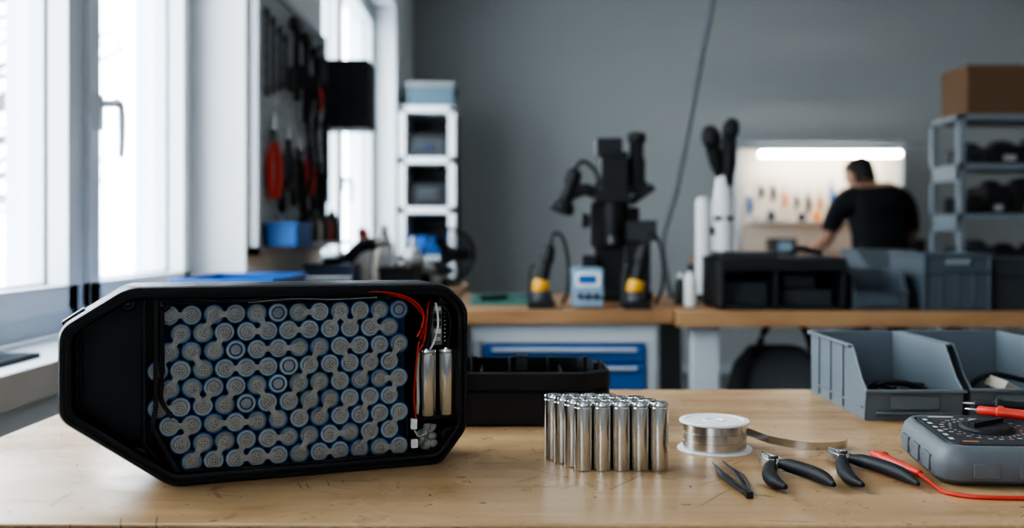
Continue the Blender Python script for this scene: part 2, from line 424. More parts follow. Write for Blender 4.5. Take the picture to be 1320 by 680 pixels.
# ------------------------------------------------------------------ open case half behind
e=empty('battery_case_lid',(0,0,TZ))
T=[(-.255,1.205),(-.225,1.1675),(.085,1.1675),(.118,1.195),(.118,1.285),(.085,1.315),(-.225,1.315),(-.255,1.28)]
def zat(poly,z): return [(p[0],p[1],z) for p in poly]
b=B(); TR=rnd(T,.008); Ti=rnd(inset(T,.005),.007); Ts=rnd(inset(T,.003),.008)
b.loft([zat(Ts,0),zat(TR,.003),zat(TR,.040),zat(Ts,.041),zat(Ts,.043),zat(TR,.044),zat(TR,.062),zat(Ts,.064),zat(Ti,.064),zat(Ti,.005)],BLACK); b.done('shell',e,ang=30)
b=B()
for x in (-.2,-.12,-.05,.0,.05,.095):
    b.cyl((x,1.302,.005),(x,1.302,.066),.005,BLACK); b.cyl((x,1.181,.005),(x,1.181,.062),.004,BLACK)
b.box(-.04,-.037,1.175,1.308,.005,.055,BLACK); b.box(.06,.063,1.175,1.308,.005,.055,BLACK)
b.box(.005,.02,1.288,1.300,.05,.069,DARK); b.box(.10,.106,1.22,1.25,.03,.068,BLACK)
b.done('ribs',e)

# ------------------------------------------------------------------ loose cells
b=B()
for r in range(4):
    for k in range(5 if r<3 else 4):
        x=.0686-.0091*r+.01815*k+random.uniform(-.0002,.0002); y=.957+.0158*r
        b.lathe((x,y,TZ),(0,0,1),[(.0080,0),(.0088,.0006),(.0090,.0015),(.0090,.0600),(.0085,.0607),(.0085,.0615),(.0090,.0622),(.0090,.0640),(.0084,.0650),(.0070,.0650),(.0066,.0640),(.0046,.0640),(.0043,.0655),(.0001,.0656)],
                [CELLST]*9+[DARK,GREYR,STEEL,STEEL],32)
b.done('cylindrical_battery_cells')

# ------------------------------------------------------------------ nickel strip spool
e=empty('nickel_strip_spool',(0,0,TZ)); c=(.2136,1.05,0)
b=B()
b.lathe(c,(0,0,1),[(.0388,0),(.0390,.0006),(.0388,.0018),(.015,.0018),(.015,.0285),(.0362,.0285),(.0368,.0295),(.0364,.0308),(.0355,.0312),(.030,.0312),(.0295,.0306),(.0125,.0306),(.012,.0312),(.0085,.0312),(.008,.0300),(.0001,.0300)],WPL,64,cap0=True)
b.done('flanges',e,ang=50)
b=B(); prof=[(.015,.0022)]
z=.0022
for i in range(3):
    prof+=[(.0325,z),(.0330,z+.0004),(.0330,z+.0080),(.0325,z+.0084)]; z+=.0086
prof+=[(.015,z)]
b.lathe(c,(0,0,1),prof,STEEL,64); b.done('windings',e,ang=30)
b=B()
pts=catmull([(.2136,1.0835,.0100),(.236,1.0795,.0095),(.254,1.0735,.009),(.275,1.0585,.0035),(.3077,1.0405,.001),(.335,1.0405,.0008),(.350,1.048,.0008),(.357,1.060,.0008)],8)
R1=[]
for i,p in enumerate(pts):
    d=(pts[min(i+1,len(pts)-1)]-pts[max(i-1,0)]).normalized(); n=Vector((d.y,-d.x,0))*.00012
    R1.append([p-n,p+n,p+n+Vector((0,-.001,.0085)),p-n+Vector((0,-.001,.0085))])
b.loft(R1,STEEL); b.done('strip_tail',e)

# ------------------------------------------------------------------ tweezers
b=B()
TWZ=M('tweezer_black',(.03,.03,.033),.35,.6)
def arm(sgn):
    t0=Vector((.1965 if sgn<0 else .2075,.978 if sgn<0 else .984,TZ+.003)); j=Vector((.2035,.856,TZ+.0035))
    mid=(t0+j)/2+Vector((sgn*.0045,0,.001)); q=(t0*.75+j*.25)+Vector((sgn*.002,0,0))
    b.tube([t0,q,mid,(mid+j)/2+Vector((sgn*.001,0,0)),j],[.0006,.0022,.0045,.0042,.003],TWZ,10,6,flat=.38)
arm(-1); arm(1); b.box(.2005,.2065,.852,.868,TZ+.0008,TZ+.006,TWZ)
b.done('tweezers',bev=.0004)

# ------------------------------------------------------------------ flush cutters
def cutters(tip,piv,A,Bp):
    b=B(); tip=Vector((*tip,0)); piv=Vector((*piv,0)); d=(tip-piv).normalized(); n=Vector((-d.y,d.x,0)); Lj=.030
    z0_,z1_=TZ+.0035,TZ+.0125
    for s in (1,-1):
        P=[piv-d*.007+n*s*.001,piv-d*.007+n*s*.0085,piv+d*.004+n*s*.0092,piv+d*.014+n*s*.0080,piv+d*Lj+n*s*.0014,piv+d*Lj+n*s*.0002,piv+d*.010+n*s*.0006]
        if s<0: P=P[::-1]
        low=[(p.x,p.y,z0_) for p in P]; hi=[(p.x*.9+(piv.x+d.x*.01)*.1,p.y*.9+(piv.y+d.y*.01)*.1,z1_) for p in P]
        b.loft([low,hi],STEEL)
    b.cyl((piv.x,piv.y,TZ+.002),(piv.x,piv.y,TZ+.0145),.0048,DSTEEL,18); b.cyl((piv.x,piv.y,TZ+.0144),(piv.x,piv.y,TZ+.0152),.003,STEEL,14)
    for H_ in (A,Bp):
        sg=1 if (Vector((*H_[0],0))-piv).dot(n)>0 else -1
        st=piv-d*.006+n*.0045*sg
        pts=[(st.x,st.y,TZ+.0080)]+[(p[0],p[1],TZ+.0078) for p in H_]
        b.tube([(piv.x*.4+st.x*.6,piv.y*.4+st.y*.6,TZ+.008),pts[0]],.0036,STEEL,10,spline=False)
        b.tube(pts,[.0042,.0062,.0066,.0066,.0064,.0050,.002],BLACKM,14,8,flat=1.0)
    return b.done('flush_cutters',bev=.0005)
cutters((.2445,.985),(.2500,.953),[(.2395,.925),(.2330,.900),(.2325,.878),(.2370,.861)],[(.2640,.937),(.2745,.915),(.2800,.893),(.2812,.869)])
cutters((.3180,1.003),(.3235,.974),[(.3135,.945),(.3060,.915),(.3030,.890),(.3060,.868)],[(.3400,.957),(.3510,.930),(.3560,.903),(.3560,.872)])

# ------------------------------------------------------------------ parts bins
def bin_(name,x0,x1,yf,yb,h,lip,m,z=TZ,fy=.05,ribs=True):
    b=B(); t=.0028
    side=[(yf+.004,0),(yb-.004,0),(yb,h),(yf+fy,h),(yf+fy*.35,lip+.012),(yf,lip)]
    for a,c in ((x0,x0+t),(x1-t,x1)): b.prism([(p[0],p[1]+z) for p in side],a,c,m,'x')
    b.prism([(yf+.004,z),(yf,z+lip),(yf+t,z+lip),(yf+t+.004,z)],x0,x1,m,'x')
    b.prism([(yb-.004-t,z),(yb-t,z+h),(yb,z+h),(yb-.004,z)],x0,x1,m,'x')
    b.box(x0+.001,x1-.001,yf+.004,yb-.004,z+.001,z+.004,m)
    b.box(x0-.003,x1+.003,yb-.003,yb+.004,z+h-.006,z+h,m)
    for s,xa in ((-1,x0),(1,x1)): 
        b.box(min(xa,xa+s*.005),max(xa,xa+s*.005),yf+fy,yb,z+h-.003,z+h,m)
        if ribs:
            for k in range(3): b.box(min(xa,xa+s*.0025),max(xa,xa+s*.0025),yf+fy+.03+k*.05,yf+fy+.034+k*.05,z+.004,z+h-.004,m)
            b.box(min(xa,xa+s*.002),max(xa,xa+s*.002),yf+.01,yb-.01,z+.014,z+.017,m)
    b.box(x0-.002,x1+.002,yf-.005,yf+.002,z+lip-.004,z+lip,m)
    b.box(x0+.012,x1-.012,yf-.003,yf+.002,z+.008,z+.011,m)
    b.box(x0+.030,x1-.030,yf-.002,yf+.001,z+.014,z+lip-.008,m)
    return b.done(name,bev=.0009)
bin_('parts_bin',.4285,.5475,1.205,1.430,.087,.038,BING)
bin_('parts_bin',.5595,.6985,1.215,1.435,.087,.038,BING)
b=B()
for i in range(16):
    x=random.uniform(.445,.53); y=random.uniform(1.225,1.30); a=random.uniform(0,3.14); l=random.uniform(.006,.012)
    z=TZ+.0105+random.uniform(0,.018)
    b.box(x-l,x+l,y-.005,y+.005,z-.005,z+.005,random.choice([BLACKM,DARK,BLACKM,DSTEEL]),RZ(a))
b.tube([(.445,1.25,TZ+.03),(.46,1.235,TZ+.042),(.49,1.24,TZ+.040),(.52,1.25,TZ+.030)],.004,BLACKM)
b.done('connectors_in_bin')
b=B()
for i in range(14):
    x=random.uniform(.58,.68); y=random.uniform(1.235,1.33); z=TZ+.0105+random.uniform(0,.02)
    b.box(x-.01,x+.01,y-.006,y+.006,z-.005,z+.005,random.choice([BLACKM,DARK,BLACKM]),RZ(random.uniform(0,3)))
b.box(.600,.640,1.235,1.265,TZ+.026,TZ+.040,CREAM,Matrix.Rotation(.45,3,'Y')@RZ(.4)); b.cyl((.645,1.25,TZ+.02),(.668,1.24,TZ+.035),.009,CREAM)
b.tube([(.575,1.26,TZ+.03),(.59,1.25,TZ+.047),(.62,1.27,TZ+.047),(.66,1.28,TZ+.038)],.0035,BLACKM)
b.done('adapters_in_bin',bev=.001)

# ------------------------------------------------------------------ multimeter
mm=empty('multimeter',(.487,.948,TZ+.0038),(math.radians(3.4),0,math.radians(-4)))
def rr(x,y,r): return rnd([(-x,-y),(x,-y),(x,y),(-x,y)],r,6)
b=B()
def sh(p,z): return [(q[0],q[1],z) for q in p]
b.loft([sh(rr(.094,.056,.020),0),sh(rr(.099,.064,.024),.006),sh(rr(.100,.066,.025),.018),sh(rr(.097,.064,.024),.031),sh(rr(.092,.059,.020),.036),sh(rr(.088,.055,.017),.036),sh(rr(.087,.054,.016),.033)],METERG)
for x in (-.06,-.02,.02,.06): b.box(x-.012,x+.012,-.0675,-.062,.009,.022,METERG)
for y in (-.03,0,.03): b.box(-.1015,-.096,y-.009,y+.009,.008,.023,METERG)
b.box(-.05,.05,.040,.044,-.006,.004,METERG)
b.done('holster',mm,bev=.0008,ang=50)
b=B()
zf=.0375
b.loft([sh(rr(.087,.054,.016),.0325),sh(rr(.086,.053,.015),zf-.001),sh(rr(.084,.051,.013),zf)],METERF)
cx=-.036
b.lathe((cx,0,zf),(0,0,1),[(.026,0),(.026,.0006),(.0235,.001),(.0225,.0035),(.021,.0045),(.0001,.0045)],BLACKM,36)
b.box(cx-.022,cx+.022,-.0035,.0035,zf+.0040,zf+.0085,BLACKM,RZ(.6)); b.box(cx-.018,cx-.007,-.0008,.0008,zf+.0086,zf+.0088,MARK,RZ(.6))
b.box(.040,.080,-.036,.036,zf,zf+.0013,BLACKM); b.box(.044,.076,-.031,.031,zf+.0013,zf+.0017,LCD)
for i,y in enumerate((-.038,-.013,.013,.038)):
    b.lathe((.024,y,zf),(0,0,1),[(.0072,0),(.0072,.002),(.0058,.0022),(.0030,.0022),(.0028,-.004)],[BLACKM,REDP if i in(1,3) else MARK,BLACKM,BLACKM],20)
for i in range(30):
    a=2*math.pi*i/30; r=.031 if i%3 else .0325
    x=cx+r*math.cos(a); y=r*math.sin(a); b.box(x-.0013,x+.0013,y-.0004,y+.0004,zf-.0001,zf+.0003,ORANGE if i%7==0 else MARK,RZ(a))
for i in range(26):
    a=2*math.pi*i/26+.1; x=cx+.0385*math.cos(a); y=.0385*math.sin(a)
    b.box(x-.0020,x+.0020,y-.0009,y+.0009,zf-.0001,zf+.0002,MARK if i%5 else ORANGE)
for i in range(6): b.box(-.083,-.079,-.040+i*.014,-.034+i*.014,zf-.0001,zf+.0002,MARK)
b.box(-.074,-.050,.043,.047,zf-.0001,zf+.0002,MARK); b.box(-.074,-.060,-.048,-.045,zf-.0001,zf+.0002,ORANGE)
b.done('face',mm,bev=.0003)
def probe(name,pts_h,tip,col,ps):
    b=B(); p0=Vector(pts_h[0]); p1=Vector(pts_h[1]); d=(p1-p0)
    L=d.length
    b.lathe(p0,d,[(.0035,0),(.0045,.002),(.0044,L*.20),(.0066,L*.22),(.0066,L*.25),(.0050,L*.28),(.0046,L*.75),(.0038,L),(.0024,L+.002)],col,18)
    b.lathe(p0,-d,[(.0012,0),(.0011,tip*.8),(.0002,tip)],STEEL,8)
    b.tube([tuple(p1)]+ps,.0019,col,10)
    return b.done(name)
probe('test_probe',[(.3610,.9950,TZ+.0067),(.3740,.9150,TZ+.0067)],.012,REDP,
      [(.375,.895,TZ+.004),(.377,.868,TZ+.002),(.395,.852,TZ+.002),(.43,.848,TZ+.002),(.47,.848,TZ+.002),(.52,.855,TZ+.002),(.58,.848,TZ+.002)])
probe('test_probe',[(.462,.988,TZ+.0520),(.530,.930,TZ+.0520)],.012,REDP,
      [(.54,.912,TZ+.053),(.565,.885,TZ+.050),(.60,.855,TZ+.02),(.63,.85,TZ+.002),(.70,.86,TZ+.002)])
probe('test_probe',[(.475,1.022,TZ+.0525),(.560,.985,TZ+.0525)],.012,BLACKM,
      [(.58,.975,TZ+.052),(.61,.96,TZ+.02),(.64,.96,TZ+.002),(.70,.98,TZ+.002)])

# tablet on sill
b=B(); b.box(-.935,-.815,1.50,1.72,.9132,.921,BLACKM); b.box(-.928,-.822,1.508,1.712,.921,.9218,M('screen_black',(.01,.012,.015),.1)); b.done('tablet_computer',bev=.002)

# ------------------------------------------------------------------ side bench under pegboard
e=empty('side_workbench')
b=B(); b.box(-.75,-.20,1.95,4.55,.86,.90,W_FAR); b.done('top',e,bev=.002)
b=B()
for x in (-.72,-.24):
    for y in (2.0,3.2,4.5): b.box(x-.025,x+.025,y-.025,y+.025,0,.86,LGREY)
b.box(-.73,-.23,2.02,4.48,.3,.33,LGREY); b.done('legs',e)
b=B()
def tray(b,x0,x1,y0,y1,z,h,m,t=.004):
    b.box(x0,x1,y0,y1,z,z+t,m)
    b.box(x0,x0+t,y0,y1,z,z+h,m); b.box(x1-t,x1,y0,y1,z,z+h,m); b.box(x0,x1,y0,y0+t,z,z+h,m); b.box(x0,x1,y1-t,y1,z,z+h,m)
    b.box(x0-.006,x1+.006,y0-.006,y0,z+h-.012,z+h,m); b.box(x0-.006,x1+.006,y1,y1+.006,z+h-.012,z+h,m)
    b.box(x0-.006,x0,y0,y1,z+h-.012,z+h,m); b.box(x1,x1+.006,y0,y1,z+h-.012,z+h,m)
tray(b,-.735,-.52,2.15,2.50,TZ,.128,BLUEB); b.done('blue_storage_tray',bev=.002)

# pegboard
e=empty('pegboard')
b=B(); b.box(XI,XI+.022,2.98,4.06,1.07,1.91,PEG)
b.box(XI,XI+.032,2.97,3.0,1.06,1.92,LGREY); b.box(XI,XI+.032,4.04,4.07,1.06,1.92,LGREY); b.box(XI,XI+.032,2.97,4.07,1.06,1.085,LGREY); b.box(XI,XI+.032,2.97,4.07,1.895,1.92,LGREY)
for i in range(20):
    for j in range(15): b.box(XI+.0215,XI+.0226,3.03+i*.05,3.038+i*.05,1.12+j*.05,1.128+j*.05,BLACKM)
b.done('panel',e)
b=B()
def hang_pliers(y,z,m,s=1):
    x=XI+.045
    b.cyl((XI+.02,y,z+.02),(x+.02,y,z+.02),.003,STEEL,8)
    b.box(x-.008,x+.008,y-.012*s,y+.012*s,z-.02,z+.02,DSTEEL); b.lathe((x,y,z+.01),(0,0,1),[(.012*s,0),(.004,.05*s)],STEEL,10)
    for q in (-1,1): b.tube([(x+q*.002,y+q*.004,z-.01),(x+q*.007,y+q*.018*s,z-.05*s),(x+q*.008,y+q*.02*s,z-.10*s),(x+q*.005,y+q*.012*s,z-.15*s)],[.006,.012,.013,.009],m,10)
def hang_driver(y,z,m,l=.12):
    x=XI+.045
    b.cyl((XI+.02,y,z-.01),(x+.015,y,z-.01),.003,STEEL,8)
    b.lathe((x,y,z),(0,0,1),[(.006,0),(.013,.01),(.014,.06),(.010,.085),(.004,.09)],m,14); b.cyl((x,y,z),(x,y,z-l),.004,STEEL,8)
def hang_wrench(y,z,l=.2):
    x=XI+.04
    b.cyl((XI+.02,y,z),(x+.01,y,z),.003,STEEL,8)
    b.box(x-.004,x+.004,y-.008,y+.008,z-l,z,DSTEEL); b.lathe((x-.005,y,z),(1,0,0),[(.018,0),(.018,.01),(.009,.01),(.009,0)],DSTEEL,14); b.lathe((x-.005,y,z-l),(1,0,0),[(.015,0),(.015,.01)],DSTEEL,14)
def hang_hammer(y,z,l=.26):
    x=XI+.05
    b.cyl((XI+.02,y,z-.02),(x+.02,y,z-.02),.003,STEEL,8)
    b.tube([(x,y,z),(x,y,z-l*.5),(x,y,z-l)],[.010,.011,.014],BLACKM,10); b.box(x-.014,x+.014,y-.05,y+.045,z-.012,z+.018,DSTEEL)
hang_pliers(3.12,1.43,REDP,1.3); hang_pliers(3.32,1.42,DSTEEL); hang_pliers(3.48,1.40,BLACKM,1.1); hang_pliers(3.66,1.42,REDP); hang_pliers(3.84,1.38,BLACKM,1.1)
for i,y in enumerate((3.05,3.13,3.22,3.30)): hang_wrench(y,1.80-i*.01,.24-.03*i)
hang_hammer(3.42,1.84); hang_hammer(3.58,1.82,.3); hang_hammer(3.76,1.80,.28)
for i,y in enumerate((3.36,3.50,3.66,3.74,3.86,3.94)): hang_driver(y,1.60+(i%2)*.03,[DARK,BLACKM,DARK,BLACKM,REDP,BLACKM][i],.13)
for i,y in enumerate((3.22,3.40,3.56,3.74,3.92)): hang_driver(y,1.19+(i%2)*.03,[BLACKM,DARK,BLACKM,BLACKM,BLUEB][i],.09)
hang_wrench(3.90,1.85,.2); hang_wrench(3.98,1.82,.25); hang_hammer(3.96,1.55,.3)
for y in (3.6,3.72,3.9):
    b.tube([(XI+.045,y,1.78-.3*(y-3.5)),(XI+.06,y+.03,1.62),(XI+.055,y-.01,1.5),(XI+.06,y+.04,1.36),(XI+.045,y,1.25)],.008,BLACKM,8)
b.done('hanging_tools',e)
b=B(); tray(b,XI+.035,XI+.13,3.05,3.28,1.085,.075,BLUEB); b.done('blue_bin',e,bev=.002)
b=B(); b.box(XI+.032,XI+.14,3.34,4.02,1.085,1.097,LGREY)
for i in range(9):
    y=3.39+i*.07; m=[BLACKM,DARK,BLACKM,CREAM,BLACKM,DARK,REDP,BLACKM,DARK][i]
    b.lathe((XI+.08,y,1.097),(0,0,1),[(.024,0),(.025,.05),(.02,.07+.01*(i%3)),(.008,.085+.01*(i%3)),(.008,.10+.01*(i%3))],m,12)
b.done('tool_shelf',e)
b=B(); b.box(XI,XI+.20,4.09,4.30,1.56,1.84,BLACKM)
for i in range(5):
    for j in range(3): 
        b.box(XI+.008+j*.063,XI+.066+j*.063,4.082,4.09,1.57+i*.053,1.617+i*.053,DARK); b.box(XI+.03+j*.063,XI+.045+j*.063,4.074,4.082,1.59+i*.053,1.597+i*.053,BLACKM)
b.done('drawer_organizer',bev=.002)

# clutter on side bench
def bottle(name,x,y,r,h,m,cap,z=TZ):
    b=B(); b.lathe((x,y,z),(0,0,1),[(r*.95,0),(r,.004),(r,h*.62),(r*.85,h*.72),(r*.35,h*.8),(r*.35,h*.84)],m,20)
    b.lathe((x,y,z+h*.84),(0,0,1),[(r*.42,0),(r*.42,h*.12),(r*.2,h*.16)],cap,16)
    return b.done(name,ang=50)
bottle('squeeze_bottle',-.505,3.99,.038,.22,WPL,BLACKM); bottle('squeeze_bottle',-.60,3.97,.038,.25,WPL,REDP)
bottle('squeeze_bottle',-.53,4.13,.042,.26,CREAM,WPL); bottle('spray_can',-.43,4.36,.033,.21,WPL,WPL); bottle('spray_can',-.62,4.22,.033,.24,DARK,REDP)
b=B(); b.box(-.715,-.54,3.40,3.56,TZ,TZ+.12,M('navy_case',(.02,.04,.09),.5)); b.box(-.71,-.545,3.397,3.40,TZ+.07,TZ+.08,STEEL); b.box(-.66,-.60,3.47,3.49,TZ+.12,TZ+.14,BLACKM); b.done('tool_case',bev=.006)
b=B(); b.lathe((-.57,4.42,TZ),(0,0,1),[(.06,0),(.06,.045),(.035,.045),(.035,0)],CREAM,28); b.lathe((-.57,4.42,TZ+.046),(0,0,1),[(.055,0),(.055,.045),(.035,.045),(.035,0)],WPL,28); b.done('tape_rolls',bev=.001)
b=B(); RAG=M('rag_cloth',(.42,.41,.39),.9,0,.3,60)
for i in range(18):
    b.ball((-.325+random.uniform(-.07,.06),3.98+random.uniform(-.05,.05),TZ+.025+random.uniform(0,.10)),(random.uniform(.025,.045),random.uniform(.02,.04),random.uniform(.018,.025)),random.choice([RAG,RAG,BLACKM]),12,8,Matrix.Rotation(random.uniform(0,3),3,'Z')@Matrix.Rotation(random.uniform(-.5,.5),3,'X'))
b.done('cloth_rags')
# desk fan
b=B(); fx,fy,fz=-.275,4.30,TZ+.135
b.lathe((fx,fy,TZ),(0,0,1),[(.06,0),(.06,.012),(.02,.02),(.012,.04)],BLACKM,24)
for q in (-.02,.03):
    for rad in (.11,.085,.06,.035):
        pts=[(fx+rad*math.cos(2*math.pi*k/24),fy+q*(1 if rad<.1 else .2),fz+rad*math.sin(2*math.pi*k/24)) for k in range(25)]
        b.tube(pts,.004 if rad<.1 else .008,BLACKM,6,1,spline=False)
for k in range(20):
    a=2*math.pi*k/20; b.tube([(fx,fy-.025,fz),(fx+.06*math.cos(a),fy-.022,fz+.06*math.sin(a)),(fx+.11*math.cos(a),fy,fz+.11*math.sin(a))],.002,BLACKM,5,3)
b.cyl((fx,fy-.028,fz),(fx,fy+.05,fz),.028,BLACKM)
for k in range(3):
    a=k*2.094; b.ball((fx+.055*math.cos(a),fy,fz+.055*math.sin(a)),(.045,.006,.025),DARK,12,8,Matrix.Rotation(-a,3,'Y'))
b.done('desk_fan')
b=B(); b.tube([(-.64,3.68,TZ+.05),(-.62,3.66,TZ+.10),(-.57,3.68,TZ+.17),(-.51,3.70,TZ+.19)],[.022,.024,.022,.024],BLACKM,12); b.box(-.70,-.58,3.64,3.74,TZ+.0,TZ+.06,BLACKM); b.lathe((-.51,3.70,TZ+.19),(1,0,.2),[(.022,0),(.018,.03),(.005,.06)],STEEL,12); b.done('cordless_drill',bev=.006)
b=B(); tray(b,-.49,-.35,3.66,3.88,TZ,.10,BLACKM)
for i in range(8): b.box(-.47+i*.014,-.462+i*.014,3.70,3.84,TZ+.01,TZ+.10+.01*(i%3),[DARK,CREAM,STEEL,BLACKM][i%4])
b.done('black_tray_with_files',bev=.002)

# ------------------------------------------------------------------ white shelving unit (back left)
wsu=empty('white_shelving_unit')
b=B(); x0,x1,y0,y1=-.775,-.385,6.78,7.25
for x in (x0,x1-.05):
    for y in (y0,y1-.05): b.box(x,x+.05,y,y+.05,0,1.99,WHITE)
for z in (.1,.55,.93,1.26,1.60,1.95): b.box(x0,x1,y0,y1,z,z+.045,WHITE)
b.box(x1-.012,x1,y0+.05,y1,.1,1.95,DARK); b.box(x0,x1,y1-.006,y1,.1,1.95,DARK)
b.done('frame',wsu,bev=.002)
b=B(); b.box(-.71,-.46,6.83,7.15,1.645,1.80,DARK); b.box(-.72,-.45,6.82,7.16,1.785,1.81,BLACKM); b.box(-.62,-.55,6.815,6.83,1.70,1.73,M('navy_case',(.02,.04,.09),.5)); b.done('storage_box',wsu,bev=.004)
b=B(); b.box(-.71,-.45,6.83,7.15,1.305,1.47,BLACKM); b.box(-.65,-.5,6.82,6.83,1.35,1.44,DARK); b.done('storage_box',wsu,bev=.004)
b=B(); tray(b,-.71,-.45,6.80,7.15,.975,.13,BLUEB); b.done('blue_bin',wsu,bev=.002)
b=B(); b.box(-.72,-.40,6.83,7.2,1.995,2.13,M('teal_case',(.09,.155,.19),.5)); b.box(-.73,-.39,6.82,7.21,2.13,2.165,M('lid_grey',(.25,.26,.25),.5)); b.done('lidded_box',bev=.004)

# ------------------------------------------------------------------ far workbenches
e=empty('workbench_with_drawers')
b=B(); b.box(-.18,.475,2.93,3.74,.86,.90,W_FAR); b.done('top',e,bev=.002)
b=B(); X0,X1=-.12,.43
b.box(X0,X0+.03,2.96,3.6,.06,.86,LGREY); b.box(X1-.03,X1,2.96,3.6,.06,.86,LGREY); b.box(X0,X1,3.56,3.6,.06,.86,LGREY); b.box(X0,X1,2.96,3.6,.06,.10,LGREY)
b.box(X0,X1,2.955,3.6,.80,.86,LGREY)
for x in (X0+.02,X1-.05):
    for y in (3.0,3.5): b.box(x,x+.03,y,y+.03,0,.06,BLACKM)
b.done('cabinet',e,bev=.003)
b=B(); zz=.795
for hh in (.055,.085,.085,.15,.15,.15):
    b.box(X0+.035,X1-.035,2.95,3.5,zz-hh+.006,zz,BLUE); b.box(X0+.06,X1-.06,2.935,2.952,zz-.018,zz-.008,LGREY); zz-=hh
b.done('drawers',e,bev=.002)
e=empty('assembly_workbench')
b=B(); b.box(.480,2.6,2.88,3.70,.855,.90,W_FAR); b.done('top',e,bev=.002)
b=B()
for x in (.53,1.55,2.5):
    for y in (2.93,3.58): b.box(x,x+.08,y,y+.06,0,.855,LGREY)
b.box(.55,2.55,3.3,3.34,.35,.42,LGREY); b.box(.55,2.55,3.0,3.6,.30,.33,DARK)
b.done('legs',e,bev=.003)
b=B(); 
b.loft([[(p[0],p[1],z_) for p in rnd(inset([(.70,3.05),(1.0,3.05),(1.0,3.35),(.70,3.35)],ins),.05)] for z_,ins in ((.33,.01),(.40,0),(.60,.01),(.70,.03),(.76,.07))],M('grey_bag',(.09,.10,.11),.8))
b.tube([(.76,3.1,.74),(.80,3.1,.84),(.90,3.1,.84),(.94,3.1,.74)],.01,BLACKM); b.done('tool_bag',e)
b=B(); tray(b,1.10,1.5,3.02,3.4,.33,.25,DARK); b.done('dark_crate',e,bev=.002)
b=B(); tray(b,1.7,2.2,3.02,3.4,.33,.28,DARK); b.done('dark_crate',e,bev=.002)

b=B(); b.box(-.14,.09,3.15,3.68,TZ,TZ+.004,GREEN)
for i in range(5): b.box(-.13+i*.05,-.129+i*.05,3.16,3.67,TZ+.004,TZ+.0044,MARK)
b.done('cutting_mat')
b=B(); b.tube([(-.10,3.3,TZ+.012),(-.02,3.36,TZ+.012)],.008,BLACKM,spline=False); b.tube([(-.02,3.36,TZ+.012),(.06,3.42,TZ+.012)],.003,STEEL,spline=False); b.done('screwdriver')

# microscope
mi=empty('inspection_microscope',(.34,3.40,TZ))
b=B()
b.loft([sh(rr(.13,.10,.03),0),sh(rr(.13,.10,.03),.03),sh(rr(.115,.085,.03),.045)],BLACKM)
b.box(-.055,.045,.02,.09,.04,.40,BLACKM); b.box(-.07,.06,.0,.05,.18,.33,BLACKM); b.cyl((-.02,.05,.40),(-.02,.05,.47),.025,BLACKM)
b.box(-.065,.055,-.07,.07,.33,.37,BLACKM); b.box(-.04,.05,-.06,.05,.37,.50,BLACKM); b.box(-.055,.03,-.07,.03,.485,.545,BLACKM)
b.lathe((.085,.0,.385),(0,0,1),[(.028,0),(.03,.02),(.03,.09),(.024,.10),(.024,.15),(.032,.155),(.032,.18),(.02,.185)],BLACKM,20)
b.box(.04,.12,-.03,.03,.36,.40,BLACKM); b.cyl((.06,-.02,.33),(.14,-.02,.385),.013,BLACKM)
b.cyl((.0,-.03,.33),(.0,-.03,.22),.035,BLACKM,20,.028); b.cyl((.0,-.03,.22),(.0,-.03,.19),.022,DSTEEL,20)
b.box(.045,.15,-.03,.05,.20,.27,DARK); b.box(.05,.13,-.02,.04,.04,.20,BLACKM); b.box(-.10,-.05,-.01,.06,.04,.15,BLACKM)
b.cyl((.06,.02,.29),(.095,.02,.29),.026,BLACKM); b.cyl((-.075,.02,.27),(-.10,.02,.27),.024,BLACKM)
b.done('stand',mi,bev=.004)
b=B()
b.tube([(-.04,-.02,.35),(-.09,-.03,.375),(-.14,-.03,.36)],.02,BLACKM,12)
b.lathe((-.125,-.03,.44),(-.35,-.1,-1),[(.018,0),(.026,.01),(.028,.05),(.022,.06),(.024,.11),(.038,.125),(.040,.15),(.034,.152)],BLACKM,20)
b.tube([(-.13,-.03,.44),(-.10,-.03,.47),(-.06,-.03,.44),(-.04,-.02,.38)],.007,BLACKM,8)
b.done('side_camera_arm',mi)

def solder(name,x,y,s=1):
    b=B()
    b.box(x-.04,x+.04,y-.05,y+.06,TZ,TZ+.022,BLACKM)
    b.lathe((x,y,TZ+.022),(0,0,1),[(.034,0),(.032,.02),(.026,.03)],DARK,18)
    b.lathe((x-.005*s,y,TZ+.045),(.25*s,0,1),[(.022,0),(.027,.012),(.026,.036),(.020,.042)],YEL,18)
    b.lathe((x+.004*s,y,TZ+.083),(.22*s,0,1),[(.018,0),(.016,.055),(.021,.060),(.018,.095),(.012,.11)],BLACKM,16)
    b.tube([(x+.028*s,y,TZ+.19),(x+.040*s,y,TZ+.225),(x+.065*s,y,TZ+.215),(x+.082*s,y,TZ+.15),(x+.085*s,y+.03,TZ+.06),(x+.07*s,y+.07,TZ+.008)],.005,BLACKM,8)
    b.tube([(x-.036,y,TZ+.02),(x-.036,y,TZ+.08),(x-.030,y,TZ+.12),(x-.02,y,TZ+.13)],.006,DARK,8)
    return b.done(name,bev=.003)
solder('soldering_iron_stand',.088,3.03); solder('soldering_iron_stand',.372,3.00)
b=B(); b.box(.185,.275,3.0,3.14,TZ+.006,TZ+.12,SKY); b.box(.193,.267,2.997,3.0,TZ+.065,TZ+.108,WPL); b.box(.200,.255,2.995,2.998,TZ+.075,TZ+.10,BLUE)
for x in (.205,.23,.255): b.lathe((x,2.999,TZ+.038),(0,-1,0),[(.009,0),(.009,.01),(.006,.013)],DARK,14)
for x in (.195,.255): b.box(x,x+.012,3.01,3.12,TZ,TZ+.008,BLACKM)
b.done('soldering_station',bev=.003)

